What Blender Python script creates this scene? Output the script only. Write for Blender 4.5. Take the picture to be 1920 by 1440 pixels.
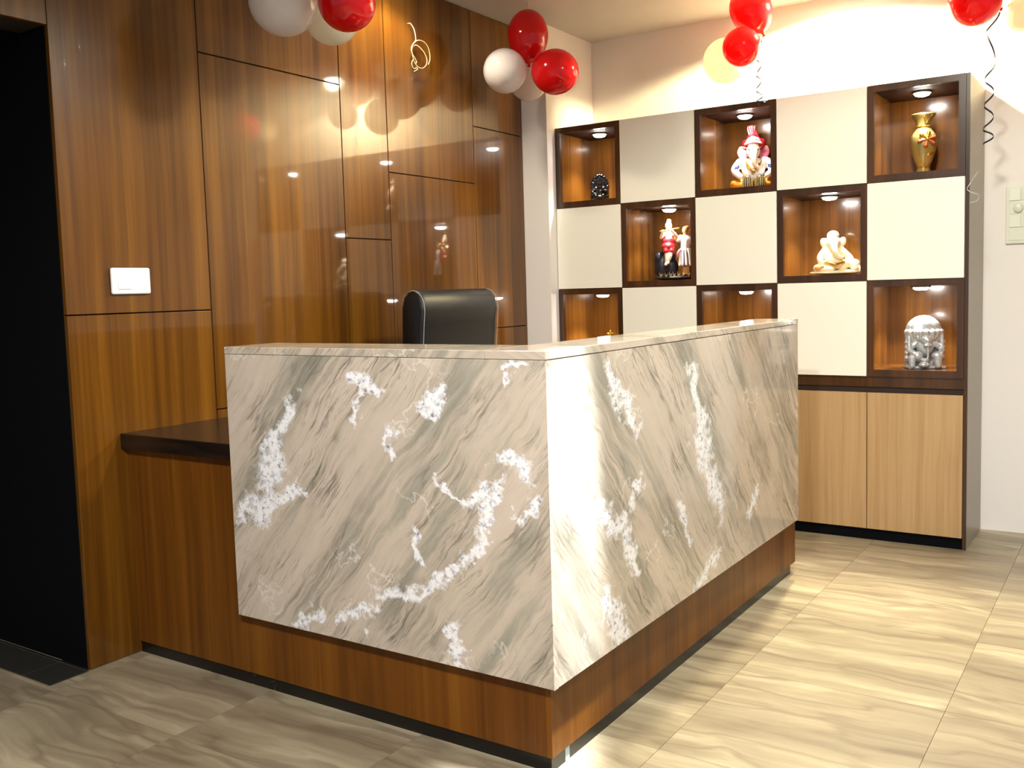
import bpy, bmesh, math, random
from mathutils import Vector, Matrix, Euler
random.seed(7)
for o in list(bpy.data.objects): bpy.data.objects.remove(o)
scene = bpy.context.scene
COL = scene.collection

# ------------------------------------------------------------------ camera
FPX, PPX, PPY = 1779.9414, 33.0769, -27.8989
CAM = Vector((2.9960, -1.9613, 1.2482))
YAW, PITCH, ROLL = 0.5781293, -0.0824238, -0.0280056
_f = Vector((-math.sin(YAW)*math.cos(PITCH), math.cos(YAW)*math.cos(PITCH), math.sin(PITCH)))
_r0 = Vector((math.cos(YAW), math.sin(YAW), 0)); _u0 = _r0.cross(_f)
_r = math.cos(ROLL)*_r0 + math.sin(ROLL)*_u0
_u = -math.sin(ROLL)*_r0 + math.cos(ROLL)*_u0
cd = bpy.data.cameras.new('camera'); cam = bpy.data.objects.new('camera', cd); COL.objects.link(cam)
cam.matrix_world = Matrix(((_r.x,_u.x,-_f.x,CAM.x),(_r.y,_u.y,-_f.y,CAM.y),(_r.z,_u.z,-_f.z,CAM.z),(0,0,0,1)))
cd.sensor_width = 36; cd.lens = FPX/1920*36
cd.shift_x = -PPX/1920; cd.shift_y = PPY/1920
cd.clip_start = 0.05; cd.clip_end = 60
scene.camera = cam
def ray(px, py): return _f + _r*((px-960-PPX)/FPX) - _u*((py-720-PPY)/FPX)
def at(px, py, t): return CAM + ray(px, py)*t                      # a pixel at a known distance
def on(px, py, ax, val):                                           # a pixel on a known plane
    v = ray(px, py); return CAM + v*((val-CAM[ax])/v[ax])

# ------------------------------------------------------------------ world, exposure, lights
w = bpy.data.worlds.new('world'); scene.world = w; w.use_nodes = True
w.node_tree.nodes['Background'].inputs[0].default_value = (0.80, 0.90, 1.0, 1)
w.node_tree.nodes['Background'].inputs[1].default_value = 0.30
vs = scene.view_settings
vs.view_transform = 'Standard'; vs.look = 'None'; vs.gamma = 1.0; vs.use_curve_mapping = False
vs.exposure = 0.55
WARM = (1.0, 0.84, 0.60); NEUT = (1.0, 0.985, 0.955); COOL = (0.88, 0.95, 1.0)
CEIL = 2.7166
# position on the ceiling, aim point on the floor (None = straight down), power, full cone, blend, colour
DOWNLIGHTS = [
    ((1.66, 2.84), None, 250, 158, 0.12, (1.0, 0.87, 0.50), 'by the display cabinet', 0.045),
    ((0.22, 1.45), None, 22, 140, 0.4, WARM, 'beside the wood wall', 0.045),
    ((2.30, 0.12), (1.585, 0.10, 0.0), 1100, 10.5, 0.6, COOL, 'beside the desk corner', 0.045),
    ((2.40, -1.95), None, 285, 168, 0.4, NEUT, 'in front of the desk', 0.09),
    ((3.40, -1.75), None, 135, 168, 0.4, NEUT, 'in the open hall', 0.09),
    ((2.35, 0.96), None, 148, 168, 0.3, (1.0, 0.99, 0.84), 'added as fill for the cabinet fronts, over the aisle beside the long desk wing', 0.09),  # added fill lamp lighting the cream panels, its wall reflection kept out of view
]

# ------------------------------------------------------------------ material helpers
def srgb(r, g, b):
    f = lambda c: c/12.92 if c <= 0.04045 else ((c+0.055)/1.055)**2.4
    return (f(r/255), f(g/255), f(b/255), 1)
class NT:
    def __init__(s, name):
        s.m = bpy.data.materials.new(name); s.m.use_nodes = True
        s.t = s.m.node_tree; s.b = s.t.nodes['Principled BSDF']
    def n(s, typ, **kw):
        nd = s.t.nodes.new(typ)
        for k, v in kw.items(): setattr(nd, k, v)
        return nd
    def l(s, a, b): s.t.links.new(a, b)
    def put(s, sock, v):
        if isinstance(v, bpy.types.NodeSocket): s.l(v, sock)
        else: sock.default_value = v
    def math(s, op, a, b=0.0, c=None, clamp=False):
        nd = s.n('ShaderNodeMath', operation=op, use_clamp=clamp)
        s.put(nd.inputs[0], a); s.put(nd.inputs[1], b)
        if c is not None: s.put(nd.inputs[2], c)
        return nd.outputs[0]
    def vmath(s, op, a, b=(0,0,0)):
        nd = s.n('ShaderNodeVectorMath', operation=op); s.put(nd.inputs[0], a); s.put(nd.inputs[1], b)
        return nd.outputs[0]
    def noise(s, vec, scale=5, detail=3, rough=0.5, dist=0.0, col=False):
        nd = s.n('ShaderNodeTexNoise'); s.l(vec, nd.inputs['Vector'])
        nd.inputs['Scale'].default_value = scale; nd.inputs['Detail'].default_value = detail
        nd.inputs['Roughness'].default_value = rough; nd.inputs['Distortion'].default_value = dist
        return nd.outputs[1 if col else 0]
    def ramp(s, fac, stops, interp='LINEAR'):
        nd = s.n('ShaderNodeValToRGB'); cr = nd.color_ramp; cr.interpolation = interp
        while len(cr.elements) < len(stops): cr.elements.new(0.5)
        for e, (p, c) in zip(cr.elements, stops):
            e.position = p; e.color = c if len(c) == 4 else (*c, 1)
        s.put(nd.inputs[0], fac); return nd.outputs[0]
    def mix(s, fac, a, b, mode='MIX'):
        nd = s.n('ShaderNodeMix', data_type='RGBA', blend_type=mode)
        s.put(nd.inputs[0], fac); s.put(nd.inputs[6], a); s.put(nd.inputs[7], b)
        return nd.outputs[2]
    def bump(s, h, strength=0.1, dist=0.01):
        nd = s.n('ShaderNodeBump'); nd.inputs['Strength'].default_value = strength
        nd.inputs['Distance'].default_value = dist; s.l(h, nd.inputs['Height'])
        s.l(nd.outputs[0], s.b.inputs['Normal'])
    def pos(s): return s.n('ShaderNodeNewGeometry').outputs['Position']
    def set(s, **kw):
        for k, v in kw.items(): s.put(s.b.inputs[k.replace('_', ' ')], v)
BW = lambda a: (a, a, a, 1)

def wood(name, dark, mid, light, rough=0.16, coat=0.5, sc=1.0, bump=0.05, streak=0.5, spec=0.5):
    m = NT(name); p = m.pos()
    wob = m.noise(m.vmath('MULTIPLY', p, (1.5, 1.5, 0.9)), 1.0, 2)
    cx = m.n('ShaderNodeCombineXYZ'); sh = m.math('MULTIPLY', m.math('SUBTRACT', wob, 0.5), 0.035)
    m.l(sh, cx.inputs[0]); m.l(sh, cx.inputs[1])
    v = m.vmath('ADD', m.vmath('MULTIPLY', p, (1, 1, 0.022)), cx.outputs[0])
    n1 = m.noise(v, 13*sc, 2, 0.5); n2 = m.noise(v, 46*sc, 3, 0.6); n3 = m.noise(m.vmath('MULTIPLY', p, (1, 1, 0.015)), 300*sc, 2)
    f = m.math('ADD', m.math('MULTIPLY', n1, 0.6), m.math('MULTIPLY', n2, 0.4))
    c = m.ramp(f, [(0.30, dark), (0.50, mid), (0.70, light)])
    st = m.ramp(m.noise(v, 23*sc, 1, 0.4), [(0.58, BW(0)), (0.70, BW(1))])
    c = m.mix(m.math('MULTIPLY', st, streak), c, dark)
    c = m.mix(m.math('MULTIPLY', n3, 0.22), c, dark)
    m.set(Base_Color=c, Roughness=rough, Coat_Weight=coat, Coat_Roughness=0.04, Specular_IOR_Level=spec)
    m.bump(n3, bump, 0.002)
    return m.m
def plain(name, col, rough=0.5, metal=0.0, coat=0.0, var=0.06, vscale=30, bump=0.0, **kw):
    m = NT(name); p = m.pos()
    n = m.noise(p, vscale, 4)
    dk = tuple(c*(1-var*2) for c in col[:3])+(1,)
    m.set(Base_Color=m.mix(n, col, dk), Roughness=rough, Metallic=metal, Coat_Weight=coat)
    if bump: m.bump(n, bump, 0.003)
    for k, v in kw.items(): m.set(**{k: v})
    return m.m
def emit(name, col, strength):
    m = NT(name); m.set(Base_Color=(0, 0, 0, 1), Emission_Color=(*col, 1), Emission_Strength=strength); return m.m

M = {}
M['wood'] = wood('teak veneer', srgb(66, 36, 6), srgb(101, 62, 12), srgb(128, 84, 21), rough=0.3, coat=0.62, streak=0.5, bump=0.1, spec=0.2)
M['wood_desk'] = wood('desk veneer', srgb(80, 42, 7), srgb(112, 65, 12), srgb(136, 84, 20), rough=0.4, coat=0.0, streak=0.4, spec=0.3)
M['niche_wood'] = wood('niche veneer', srgb(70, 40, 12), srgb(108, 66, 22), srgb(132, 84, 30), rough=0.22)
M['walnut'] = wood('dark walnut', srgb(44, 25, 11), srgb(68, 40, 18), srgb(90, 55, 27), rough=0.3, coat=0.2)
M['walnut_matt'] = wood('matt walnut', srgb(36, 18, 8), srgb(56, 30, 14), srgb(74, 40, 20), rough=0.7, coat=0.0, spec=0.2)
M['oak'] = wood('pale oak laminate', srgb(160, 126, 84), srgb(180, 146, 102), srgb(190, 156, 112), rough=0.42, coat=0.0, sc=3, bump=0.02)
M['wall'] = plain('white wall paint', srgb(236, 229, 224), 0.75, var=0.015, vscale=200, bump=0.03)
M['ceiling'] = plain('white ceiling paint', srgb(204, 198, 192), 0.85, var=0.015, vscale=150)
M['black'] = plain('black matt laminate', srgb(4, 5, 9), 0.85, var=0.1, Specular_IOR_Level=0.12)
M['groove'] = plain('dark groove backing', srgb(38, 20, 8), 0.8)
M['grout'] = plain('grout', srgb(112, 100, 80), 0.9)
M['panel'] = plain('cream gloss laminate', srgb(244, 240, 226), 0.2, var=0.012, vscale=300)
M['darkstone'] = plain('dark threshold stone', srgb(52, 50, 46), 0.35, var=0.15, vscale=60)
M['sidegrey'] = plain('taupe side laminate', srgb(158, 146, 124), 0.35, var=0.06, vscale=200)
M['steel'] = plain('brushed steel', srgb(170, 170, 168), 0.35, metal=1.0)
M['plastic'] = plain('white switch plastic', srgb(242, 242, 240), 0.3, var=0.01)
M['plastic2'] = plain('ivory switch plastic', srgb(222, 222, 206), 0.35, var=0.01)
M['leather'] = plain('black leather', srgb(12, 12, 12), 0.45, var=0.1, vscale=220, bump=0.25)
M['thread'] = plain('grey thread', srgb(150, 146, 140), 0.7)
M['blackplastic'] = plain('black nylon', srgb(18, 18, 19), 0.4)
M['cable'] = plain('ivory cable sheath', srgb(236, 220, 170), 0.45)
M['ribbon'] = plain('navy ribbon', srgb(14, 16, 52), 0.4)
M['ribbonw'] = plain('silver ribbon', srgb(226, 224, 218), 0.25, metal=0.4)
M['tape'] = plain('pale blue tape', srgb(176, 196, 210), 0.5)

def balloon_mat(name, col, trans):
    m = NT(name); n = m.noise(m.pos(), 40, 2)
    c = m.mix(m.math('MULTIPLY', n, 0.12), col, (col[0]*0.7, col[1]*0.6, col[2]*0.6, 1))
    m.set(Base_Color=c, Roughness=0.12, Coat_Weight=0.3)
    tr = m.n('ShaderNodeBsdfTranslucent'); m.l(c, tr.inputs[0])
    mx = m.n('ShaderNodeMixShader'); mx.inputs[0].default_value = trans
    m.l(m.b.outputs[0], mx.inputs[1]); m.l(tr.outputs[0], mx.inputs[2])
    m.l(mx.outputs[0], m.t.nodes['Material Output'].inputs[0])
    return m.m
M['red'] = balloon_mat('red latex', srgb(226, 22, 28), 0.35)
M['white'] = balloon_mat('white latex', srgb(240, 234, 232), 0.3)
M['cream'] = balloon_mat('cream latex', srgb(242, 238, 224), 0.5)

def toe_mat():
    m = NT('black toe kick'); v = m.n('ShaderNodeTexVoronoi'); v.inputs['Scale'].default_value = 120
    p = m.pos(); m.l(p, v.inputs['Vector'])
    dots = m.math('LESS_THAN', v.outputs['Distance'], 0.16)
    patch = m.ramp(m.noise(p, 2.6, 3), [(0.52, BW(0)), (0.6, BW(1))])
    keep = m.math('GREATER_THAN', m.noise(p, 60, 1), 0.58)
    f = m.math('MULTIPLY', m.math('MULTIPLY', dots, patch), keep)
    m.set(Base_Color=m.mix(f, srgb(14, 12, 11), srgb(200, 198, 196)), Roughness=0.3); return m.m
M['toe'] = toe_mat()

def worktop_mat():
    m = NT('dark worktop'); p = m.pos()
    n = m.noise(m.vmath('MULTIPLY', p, (1, 8, 8)), 6, 4)
    m.set(Base_Color=m.ramp(n, [(0.3, srgb(20, 14, 11)), (0.7, srgb(42, 28, 20))]), Roughness=0.25); return m.m
M['worktop'] = worktop_mat()

def floor_mat():
    m = NT('beige vein floor tile'); p = m.pos()
    oi = m.n('ShaderNodeObjectInfo').outputs['Random']
    off = m.n('ShaderNodeCombineXYZ'); m.l(m.math('MULTIPLY', oi, 37.0), off.inputs[0]); m.l(m.math('MULTIPLY', oi, 91.0), off.inputs[1])
    q = m.vmath('ADD', p, off.outputs[0])
    warp = m.noise(q, 1.9, 3, col=True)
    q2 = m.vmath('ADD', m.vmath('MULTIPLY', q, (0.55, 4.2, 1)), m.vmath('MULTIPLY', m.vmath('SUBTRACT', warp, (.5, .5, .5)), (0.5, 0.75, 0)))
    n1 = m.noise(q2, 1.5, 4, 0.55); n2 = m.noise(q2, 5.0, 5, 0.6); n3 = m.noise(q, 40, 3)
    f = m.math('ADD', m.math('MULTIPLY', n1, 0.65), m.math('MULTIPLY', n2, 0.35))
    c = m.ramp(f, [(0.34, srgb(104, 90, 69)), (0.43, srgb(136, 123, 99)), (0.52, srgb(152, 139, 113)), (0.63, srgb(182, 169, 140))])
    vein = m.math('ABSOLUTE', m.math('SUBTRACT', m.noise(q2, 1.15, 3, 0.5), 0.5))
    vm = m.ramp(vein, [(0.0, BW(1)), (0.028, BW(0))])
    c = m.mix(m.math('MULTIPLY', vm, m.math('MULTIPLY', n2, 0.9)), c, srgb(92, 74, 56))
    c = m.mix(m.math('MULTIPLY', m.math('SUBTRACT', oi, 0.5), 0.25, clamp=True), c, srgb(150, 128, 112))
    c = m.mix(m.math('MULTIPLY', n3, 0.12), c, srgb(150, 130, 106))
    m.set(Base_Color=c, Roughness=m.math('ADD', 0.30, m.math('MULTIPLY', n2, 0.2))); m.bump(n2, 0.03, 0.002)
    return m.m
M['floor'] = floor_mat()

def marble(name, patches, seed=0.0):
    """UV in metres: u = distance from the mitred corner, v = height.  Veins fall away from the corner."""
    m = NT(name); uv = m.n('ShaderNodeUVMap').outputs[0]
    uv = m.vmath('ADD', uv, (0, 0, seed))
    warp = m.noise(uv, 2.2, 4, col=True); w2 = m.noise(uv, 9, 4, 0.6, col=True)
    wv = m.vmath('ADD', m.vmath('MULTIPLY', m.vmath('SUBTRACT', warp, (.5,.5,.5)), (0.10, 0.10, 0)),
                 m.vmath('MULTIPLY', m.vmath('SUBTRACT', w2, (.5,.5,.5)), (0.022, 0.022, 0)))
    q = m.vmath('ADD', uv, wv)
    a = math.radians(50)
    rot = m.n('ShaderNodeVectorRotate', rotation_type='Z_AXIS'); m.l(q, rot.inputs['Vector']); rot.inputs['Angle'].default_value = a
    r = m.vmath('MULTIPLY', rot.outputs[0], (0.42, 5.0, 1))     # x along the vein, y across
    n1 = m.noise(r, 1.3, 4, 0.55); n2 = m.noise(r, 5.0, 7, 0.66); n3 = m.noise(uv, 26, 5, 0.65)
    f = m.math('ADD', m.math('MULTIPLY', n1, 0.6), m.math('MULTIPLY', n2, 0.4))
    c = m.ramp(f, [(0.32, srgb(138, 136, 122)), (0.42, srgb(168, 161, 146)), (0.49, srgb(204, 188, 170)), (0.60, srgb(212, 196, 180)), (0.72, srgb(174, 172, 158))])
    def line(scale, width, amt, col, det=4):
        nonlocal c
        d = m.math('ABSOLUTE', m.math('SUBTRACT', m.noise(r, scale, det, 0.55), 0.5))
        k = m.ramp(d, [(0.0, BW(1)), (width, BW(0))])
        br = m.ramp(m.noise(uv, 4.5, 3), [(0.42, BW(0.1)), (0.62, BW(1))])
        c = m.mix(m.math('MULTIPLY', m.math('MULTIPLY', k, br), amt), c, col)
    line(1.1, 0.05, 0.6, srgb(136, 132, 118)); line(2.0, 0.016, 0.9, srgb(100, 96, 86)); line(4.2, 0.016, 0.65, srgb(112, 104, 92), 6); line(9.0, 0.02, 0.5, srgb(128, 120, 106), 6)
    c = m.mix(m.math('MULTIPLY', n3, 0.22), c, srgb(160, 146, 128))
    # white quartz seams with blue-grey crystals
    wq = m.vmath('ADD', uv, m.vmath('MULTIPLY', m.vmath('SUBTRACT', m.noise(uv, 7, 5, 0.65, col=True), (.5,.5,.5)), (0.26, 0.26, 0)))
    sp = m.n('ShaderNodeSeparateXYZ'); m.l(wq, sp.inputs[0]); X, Y = sp.outputs[0], sp.outputs[1]
    best = None
    for (u0, v0, u1, v1, wd) in patches:
        dx, dy = u1-u0, v1-v0; L2 = dx*dx+dy*dy+1e-6
        px_ = m.math('SUBTRACT', X, u0); py_ = m.math('SUBTRACT', Y, v0)
        h = m.math('MULTIPLY', m.math('ADD', m.math('MULTIPLY', px_, dx), m.math('MULTIPLY', py_, dy)), 1/L2, clamp=True)
        ex = m.math('SUBTRACT', px_, m.math('MULTIPLY', h, dx)); ey = m.math('SUBTRACT', py_, m.math('MULTIPLY', h, dy))
        d = m.math('SQRT', m.math('ADD', m.math('MULTIPLY', ex, ex), m.math('MULTIPLY', ey, ey)))
        e = m.math('SUBTRACT', 1.0, m.math('DIVIDE', d, wd), clamp=True)
        best = e if best is None else m.math('MAXIMUM', best, e)
    rag = m.noise(uv, 22, 6, 0.7)
    pm = m.ramp(m.math('ADD', best, m.math('MULTIPLY', m.math('SUBTRACT', rag, 0.5), 1.5)), [(0.36, BW(0)), (0.80, BW(1))])
    pm = m.math('MULTIPLY', pm, m.math('GREATER_THAN', best, 0.001))
    # thin hairline white cracks everywhere
    cr = m.math('ABSOLUTE', m.math('SUBTRACT', m.noise(m.vmath('ADD', q, (5, 3, 0)), 3.1, 5, 0.6), 0.5))
    crk = m.math('MULTIPLY', m.ramp(cr, [(0.0, BW(1)), (0.010, BW(0))]), m.ramp(m.noise(uv, 3.3, 2), [(0.5, BW(0)), (0.62, BW(1))]))
    cry = m.noise(uv, 60, 4, 0.7)
    wc = m.ramp(cry, [(0.33, srgb(116, 118, 136)), (0.40, srgb(200, 200, 214)), (0.50, srgb(250, 248, 248))])
    c = m.mix(m.math('MULTIPLY', crk, 0.6), c, srgb(236, 230, 222))
    c = m.mix(m.math('MULTIPLY', pm, 0.92), c, wc)
    m.set(Base_Color=c, Roughness=0.09); return m.m

# ------------------------------------------------------------------ geometry helpers
WORLD = {}
def wloc(o): return WORLD.get(o.name, Vector((0, 0, 0))) if o else Vector((0, 0, 0))
def tag(o, label=None, cat=None, group=None, kind=None):
    if label: o['label'] = label
    if cat: o['category'] = cat
    if group: o['group'] = group
    if kind: o['kind'] = kind
    return o
def empty(name, loc, label, cat, group=None):
    o = bpy.data.objects.new(name, None); COL.objects.link(o); o.location = loc
    o.empty_display_size = 0.1; WORLD[o.name] = Vector(loc)
    return tag(o, label, cat, group)
def add(name, bm, mat, parent=None, smooth=False, loc=None):
    """link a bmesh made in world coordinates; origin at its base centre"""
    me = bpy.data.meshes.new(name)
    if loc is None:
        lo = Vector((min(v.co.x for v in bm.verts), min(v.co.y for v in bm.verts), min(v.co.z for v in bm.verts)))
        hi = Vector((max(v.co.x for v in bm.verts), max(v.co.y for v in bm.verts), max(v.co.z for v in bm.verts)))
        loc = Vector(((lo.x+hi.x)/2, (lo.y+hi.y)/2, lo.z))
    loc = Vector(loc)
    bmesh.ops.translate(bm, verts=bm.verts, vec=-loc)
    bmesh.ops.recalc_face_normals(bm, faces=bm.faces)
    bm.to_mesh(me); bm.free()
    if smooth:
        for p in me.polygons: p.use_smooth = True
    me.materials.append(M[mat] if isinstance(mat, str) else mat)
    o = bpy.data.objects.new(name, me); COL.objects.link(o)
    o.parent = parent; o.location = loc - wloc(parent); WORLD[o.name] = loc
    return o
def bm_box(bm, lo, hi, bev=0.0, seg=2):
    c = [(lo[i]+hi[i])/2 for i in range(3)]; s = [hi[i]-lo[i] for i in range(3)]
    r = bmesh.ops.create_cube(bm, size=1); vs_ = r['verts']
    for v in vs_: v.co = Vector((c[0]+v.co.x*s[0], c[1]+v.co.y*s[1], c[2]+v.co.z*s[2]))
    if bev:
        es = list({e for v in vs_ for e in v.link_edges})
        bmesh.ops.bevel(bm, geom=es, offset=bev, segments=seg, affect='EDGES', profile=0.5)
def box(name, lo, hi, mat, parent=None, bev=0.0, seg=2, smooth=False):
    bm = bmesh.new(); bm_box(bm, lo, hi, bev, seg); return add(name, bm, mat, parent, smooth)
def boxes(name, lst, mat, parent=None, bev=0.0):
    bm = bmesh.new()
    for lo, hi in lst: bm_box(bm, lo, hi, bev)
    return add(name, bm, mat, parent)
def bm_lathe(bm, prof, c, axis=(0, 0, 1), seg=32, sx=1.0, sy=1.0):
    q = Vector((0, 0, 1)).rotation_difference(Vector(axis).normalized())
    rings = []
    for (r, h) in prof:
        if r < 1e-6: rings.append([bm.verts.new(Vector(c)+q @ Vector((0, 0, h)))])
        else: rings.append([bm.verts.new(Vector(c)+q @ Vector((r*sx*math.cos(2*math.pi*k/seg), r*sy*math.sin(2*math.pi*k/seg), h))) for k in range(seg)])
    for a, b in zip(rings, rings[1:]):
        for k in range(seg):
            k2 = (k+1) % seg
            f = [a[k % len(a)], a[k2 % len(a)], b[k2 % len(b)], b[k % len(b)]]
            f = list(dict.fromkeys(f))
            if len(f) >= 3: bm.faces.new(f)
def lathe(name, prof, c, mat, parent=None, axis=(0, 0, 1), seg=32, sx=1.0, sy=1.0):
    bm = bmesh.new(); bm_lathe(bm, prof, c, axis, seg, sx, sy); return add(name, bm, mat, parent, True)
def catmull(pts, n=8):
    pts = [Vector(p) for p in pts]; out = []
    for i in range(len(pts)-1):
        p0, p1, p2, p3 = pts[max(i-1, 0)], pts[i], pts[i+1], pts[min(i+2, len(pts)-1)]
        for k in range(n):
            t = k/n
            out.append(0.5*((2*p1)+(p2-p0)*t+(2*p0-5*p1+4*p2-p3)*t*t+(3*p1-p0-3*p2+p3)*t**3))
    out.append(pts[-1]); return out
def bm_tube(bm, pts, r, seg=8, r2=None):
    rings = []; n = len(pts); prev = None
    for i, p in enumerate(pts):
        d = (pts[min(i+1, n-1)]-pts[max(i-1, 0)]).normalized()
        a = prev if prev is not None else (Vector((0, 0, 1)) if abs(d.z) < 0.9 else Vector((1, 0, 0)))
        a = (a-d*a.dot(d)).normalized(); b = d.cross(a); prev = a
        rr = r if r2 is None else r+(r2-r)*i/(n-1)
        rings.append([bm.verts.new(p+(a*math.cos(2*math.pi*k/seg)+b*math.sin(2*math.pi*k/seg))*rr) for k in range(seg)])
    for x, y in zip(rings, rings[1:]):
        for k in range(seg): bm.faces.new((x[k], x[(k+1) % seg], y[(k+1) % seg], y[k]))
    bm.faces.new(rings[0]); bm.faces.new(list(reversed(rings[-1])))
def tube(name, pts, r, mat, parent=None, seg=8, r2=None):
    bm = bmesh.new(); bm_tube(bm, [Vector(p) for p in pts], r, seg, r2); return add(name, bm, mat, parent, True)
def blob(name, prims, mat, parent, base, rz=0.0, voxel=0.004, smooth=4, scale=1.0):
    """one continuous sculpted surface out of ellipsoids ('s', centre, radii, [euler]) and tapered limbs ('c', points, r0, r1)"""
    bm = bmesh.new()
    for pr in prims:
        if pr[0] == 's':
            rot = Euler(pr[3]).to_matrix().to_4x4() if len(pr) > 3 else Matrix.Identity(4)
            bmesh.ops.create_icosphere(bm, subdivisions=3, radius=1, matrix=Matrix.Translation(pr[1]) @ rot @ Matrix.Diagonal((*pr[2], 1)))
        elif pr[0] == 'c':
            pts = [Vector(p) for p in pr[1]]; r0, r1 = pr[2], pr[3]; k = len(pts)
            ln = catmull(pts, 4) if k > 2 else [pts[0].lerp(pts[1], j/4) for j in range(5)]
            bm_tube(bm, ln, r0, 10, r1)
            for e, rr in ((ln[0], r0), (ln[-1], r1)): bmesh.ops.create_icosphere(bm, subdivisions=2, radius=rr, matrix=Matrix.Translation(e))
        elif pr[0] == 'b': bm_box(bm, pr[1], pr[2])
    bmesh.ops.transform(bm, matrix=Matrix.Translation(base) @ Matrix.Rotation(rz, 4, 'Z') @ Matrix.Scale(scale, 4), verts=bm.verts)
    o = add(name, bm, mat, parent, True)
    md = o.modifiers.new('r', 'REMESH'); md.mode = 'VOXEL'; md.voxel_size = voxel; md.use_smooth_shade = True
    if smooth:
        s = o.modifiers.new('s', 'SMOOTH'); s.iterations = smooth; s.factor = 0.5
    bpy.context.view_layer.update()
    ev = o.evaluated_get(bpy.context.evaluated_depsgraph_get())
    me = bpy.data.meshes.new_from_object(ev); o.modifiers.clear(); old = o.data; o.data = me; bpy.data.meshes.remove(old); me.name = name
    for p in me.polygons: p.use_smooth = True
    return o
def S(name, lo, hi, mat, parent=None):
    return tag(box(name, lo, hi, mat, parent), kind='structure')

# ------------------------------------------------------------------ room shell
Y0, YA, YB, YC, YD, YW = -0.159, 0.4216, 1.1659, 1.4701, 2.1509, 2.6217
XP, YBK, LINTEL = 0.164, 3.1556, 2.146
floor = S('floor', (-1.45, -4.6, -0.06), (5.2, 3.30, -0.006), 'grout')
TX, TY, T0X, T0Y = 0.6185, 0.617, 2.5284, 2.142
tm = None
for i in range(-7, 5):
    for j in range(-11, 2):
        x0, y0 = T0X+i*TX, T0Y+j*TY
        x1, y1 = x0+TX, y0+TY
        if x1 < -1.4 or x0 > 5.15 or y0 > YBK-0.01 or y1 < -4.5: continue
        if tm is None:
            o = box('tile', (x0+0.0006, y0+0.0006, -0.012), (x1-0.0006, y1-0.0006, 0), 'floor', floor, 0.0, 1); tm = o.data; base = Vector((x0, y0, 0)); bl = o.location.copy()
        else:
            o = bpy.data.objects.new('tile', tm); COL.objects.link(o); o.parent = floor; o.location = bl+Vector((x0, y0, 0))-base
ceil = S('ceiling', (-1.45, -4.6, CEIL), (5.2, 3.30, CEIL+0.1), 'ceiling')
back = S('wall_back', (-0.10, YBK, -0.006), (5.2, 3.30, CEIL), 'wall')
S('wall_pillar', (-0.10, YW, -0.006), (XP, YBK, CEIL), 'wall')
wl = S('wall_left', (-0.16, Y0, -0.006), (-0.018, YW, CEIL), 'groove')
G = 0.0022
def panel(y0, y1, z0, z1): box('wood_panel', (-0.018, y0+G, z0+G), (0.0, y1-G, z1-G), 'wood', wl, 0.0012, 1)
for (a, b, zs) in ((Y0-G, YA, (0, 1.2087, CEIL)), (YA, YB, (0, 0.8255, 2.1714, CEIL)), (YB, YC, (0, 1.5046, CEIL)), (YC, YD, (0, 1.8201, CEIL)), (YD, YW, (0, 1.0494, 2.1186, CEIL))):
    for z0, z1 in zip(zs, zs[1:]): panel(a, b, z0, z1)
wo = S('wall_lintel', (-0.16, -2.4, LINTEL), (-0.018, Y0-0.001, CEIL), 'groove')
for a, b in ((-0.88, Y0), (-1.6, -0.88), (-2.4, -1.6)):
    box('wood_panel', (-0.018, a+G, LINTEL), (0, b-G, CEIL-G), 'wood', wo, 0.0012, 1)
# black doorway side: leaf, jamb and dark stone threshold
d1 = S('door_1', (-1.30, Y0+0.002, 0.004), (-0.165, Y0+0.045, LINTEL+0.03), 'black')
box('door_jamb', (-0.165, Y0-0.004, 0.0), (-0.0182, Y0+0.02, LINTEL), 'black', d1)
box('door_header', (-1.30, -2.4, LINTEL+0.0), (-0.162, Y0, LINTEL+0.06), 'black', d1)
S('wall_corridor', (-1.45, -4.6, -0.006), (-1.30, YW, CEIL), 'black')
sill = S('threshold', (-1.30, -0.309, 0.0002), (0.0, Y0-0.005, 0.002), 'grout')
for a, b in ((-0.158, 0.004), (-0.72, -0.162), (-1.29, -0.724)):
    box('threshold_tile', (a, -0.307, 0.0004), (b, Y0-0.016, 0.004), 'darkstone', sill, 0.0008, 1)
box('threshold_strip', (-1.29, Y0-0.0135, 0.0004), (0.002, Y0-0.0055, 0.005), 'steel', sill)

# ------------------------------------------------------------------ ceiling downlights (out of frame above, they light the room; the aisle one is added fill)
M['lens'] = emit('downlight lens', (1.0, 0.95, 0.86), 120.0)
for (xy, aim, pw, cone, blend, col, where, soft) in DOWNLIGHTS:
    t = empty('ceiling_downlight', (xy[0], xy[1], CEIL-0.012), 'round recessed ceiling downlight '+where, 'light', 'recessed ceiling downlights')
    lathe('rim', [(0.05, 0.004), (0.052, 0), (0.068, 0.002), (0.072, 0.012), (0.05, 0.012), (0.05, 0.004)], (xy[0], xy[1], CEIL-0.012), 'plastic', t)
    lathe('lens', [(0, 0.004), (0.049, 0.004), (0.049, 0.011), (0, 0.011)], (xy[0], xy[1], CEIL-0.012), 'lens', t)
    ld = bpy.data.lights.new('lamp', 'SPOT'); ld.energy = pw; ld.spot_size = math.radians(cone); ld.spot_blend = blend
    ld.color = col; ld.shadow_soft_size = soft
    lo = bpy.data.objects.new('lamp', ld); COL.objects.link(lo); lo.parent = t; lo.location = (0, 0, -0.02)
    if aim:
        dv = Vector(aim)-Vector((xy[0], xy[1], CEIL-0.03)); lo.rotation_euler = dv.to_track_quat('-Z', 'Y').to_euler()

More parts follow.
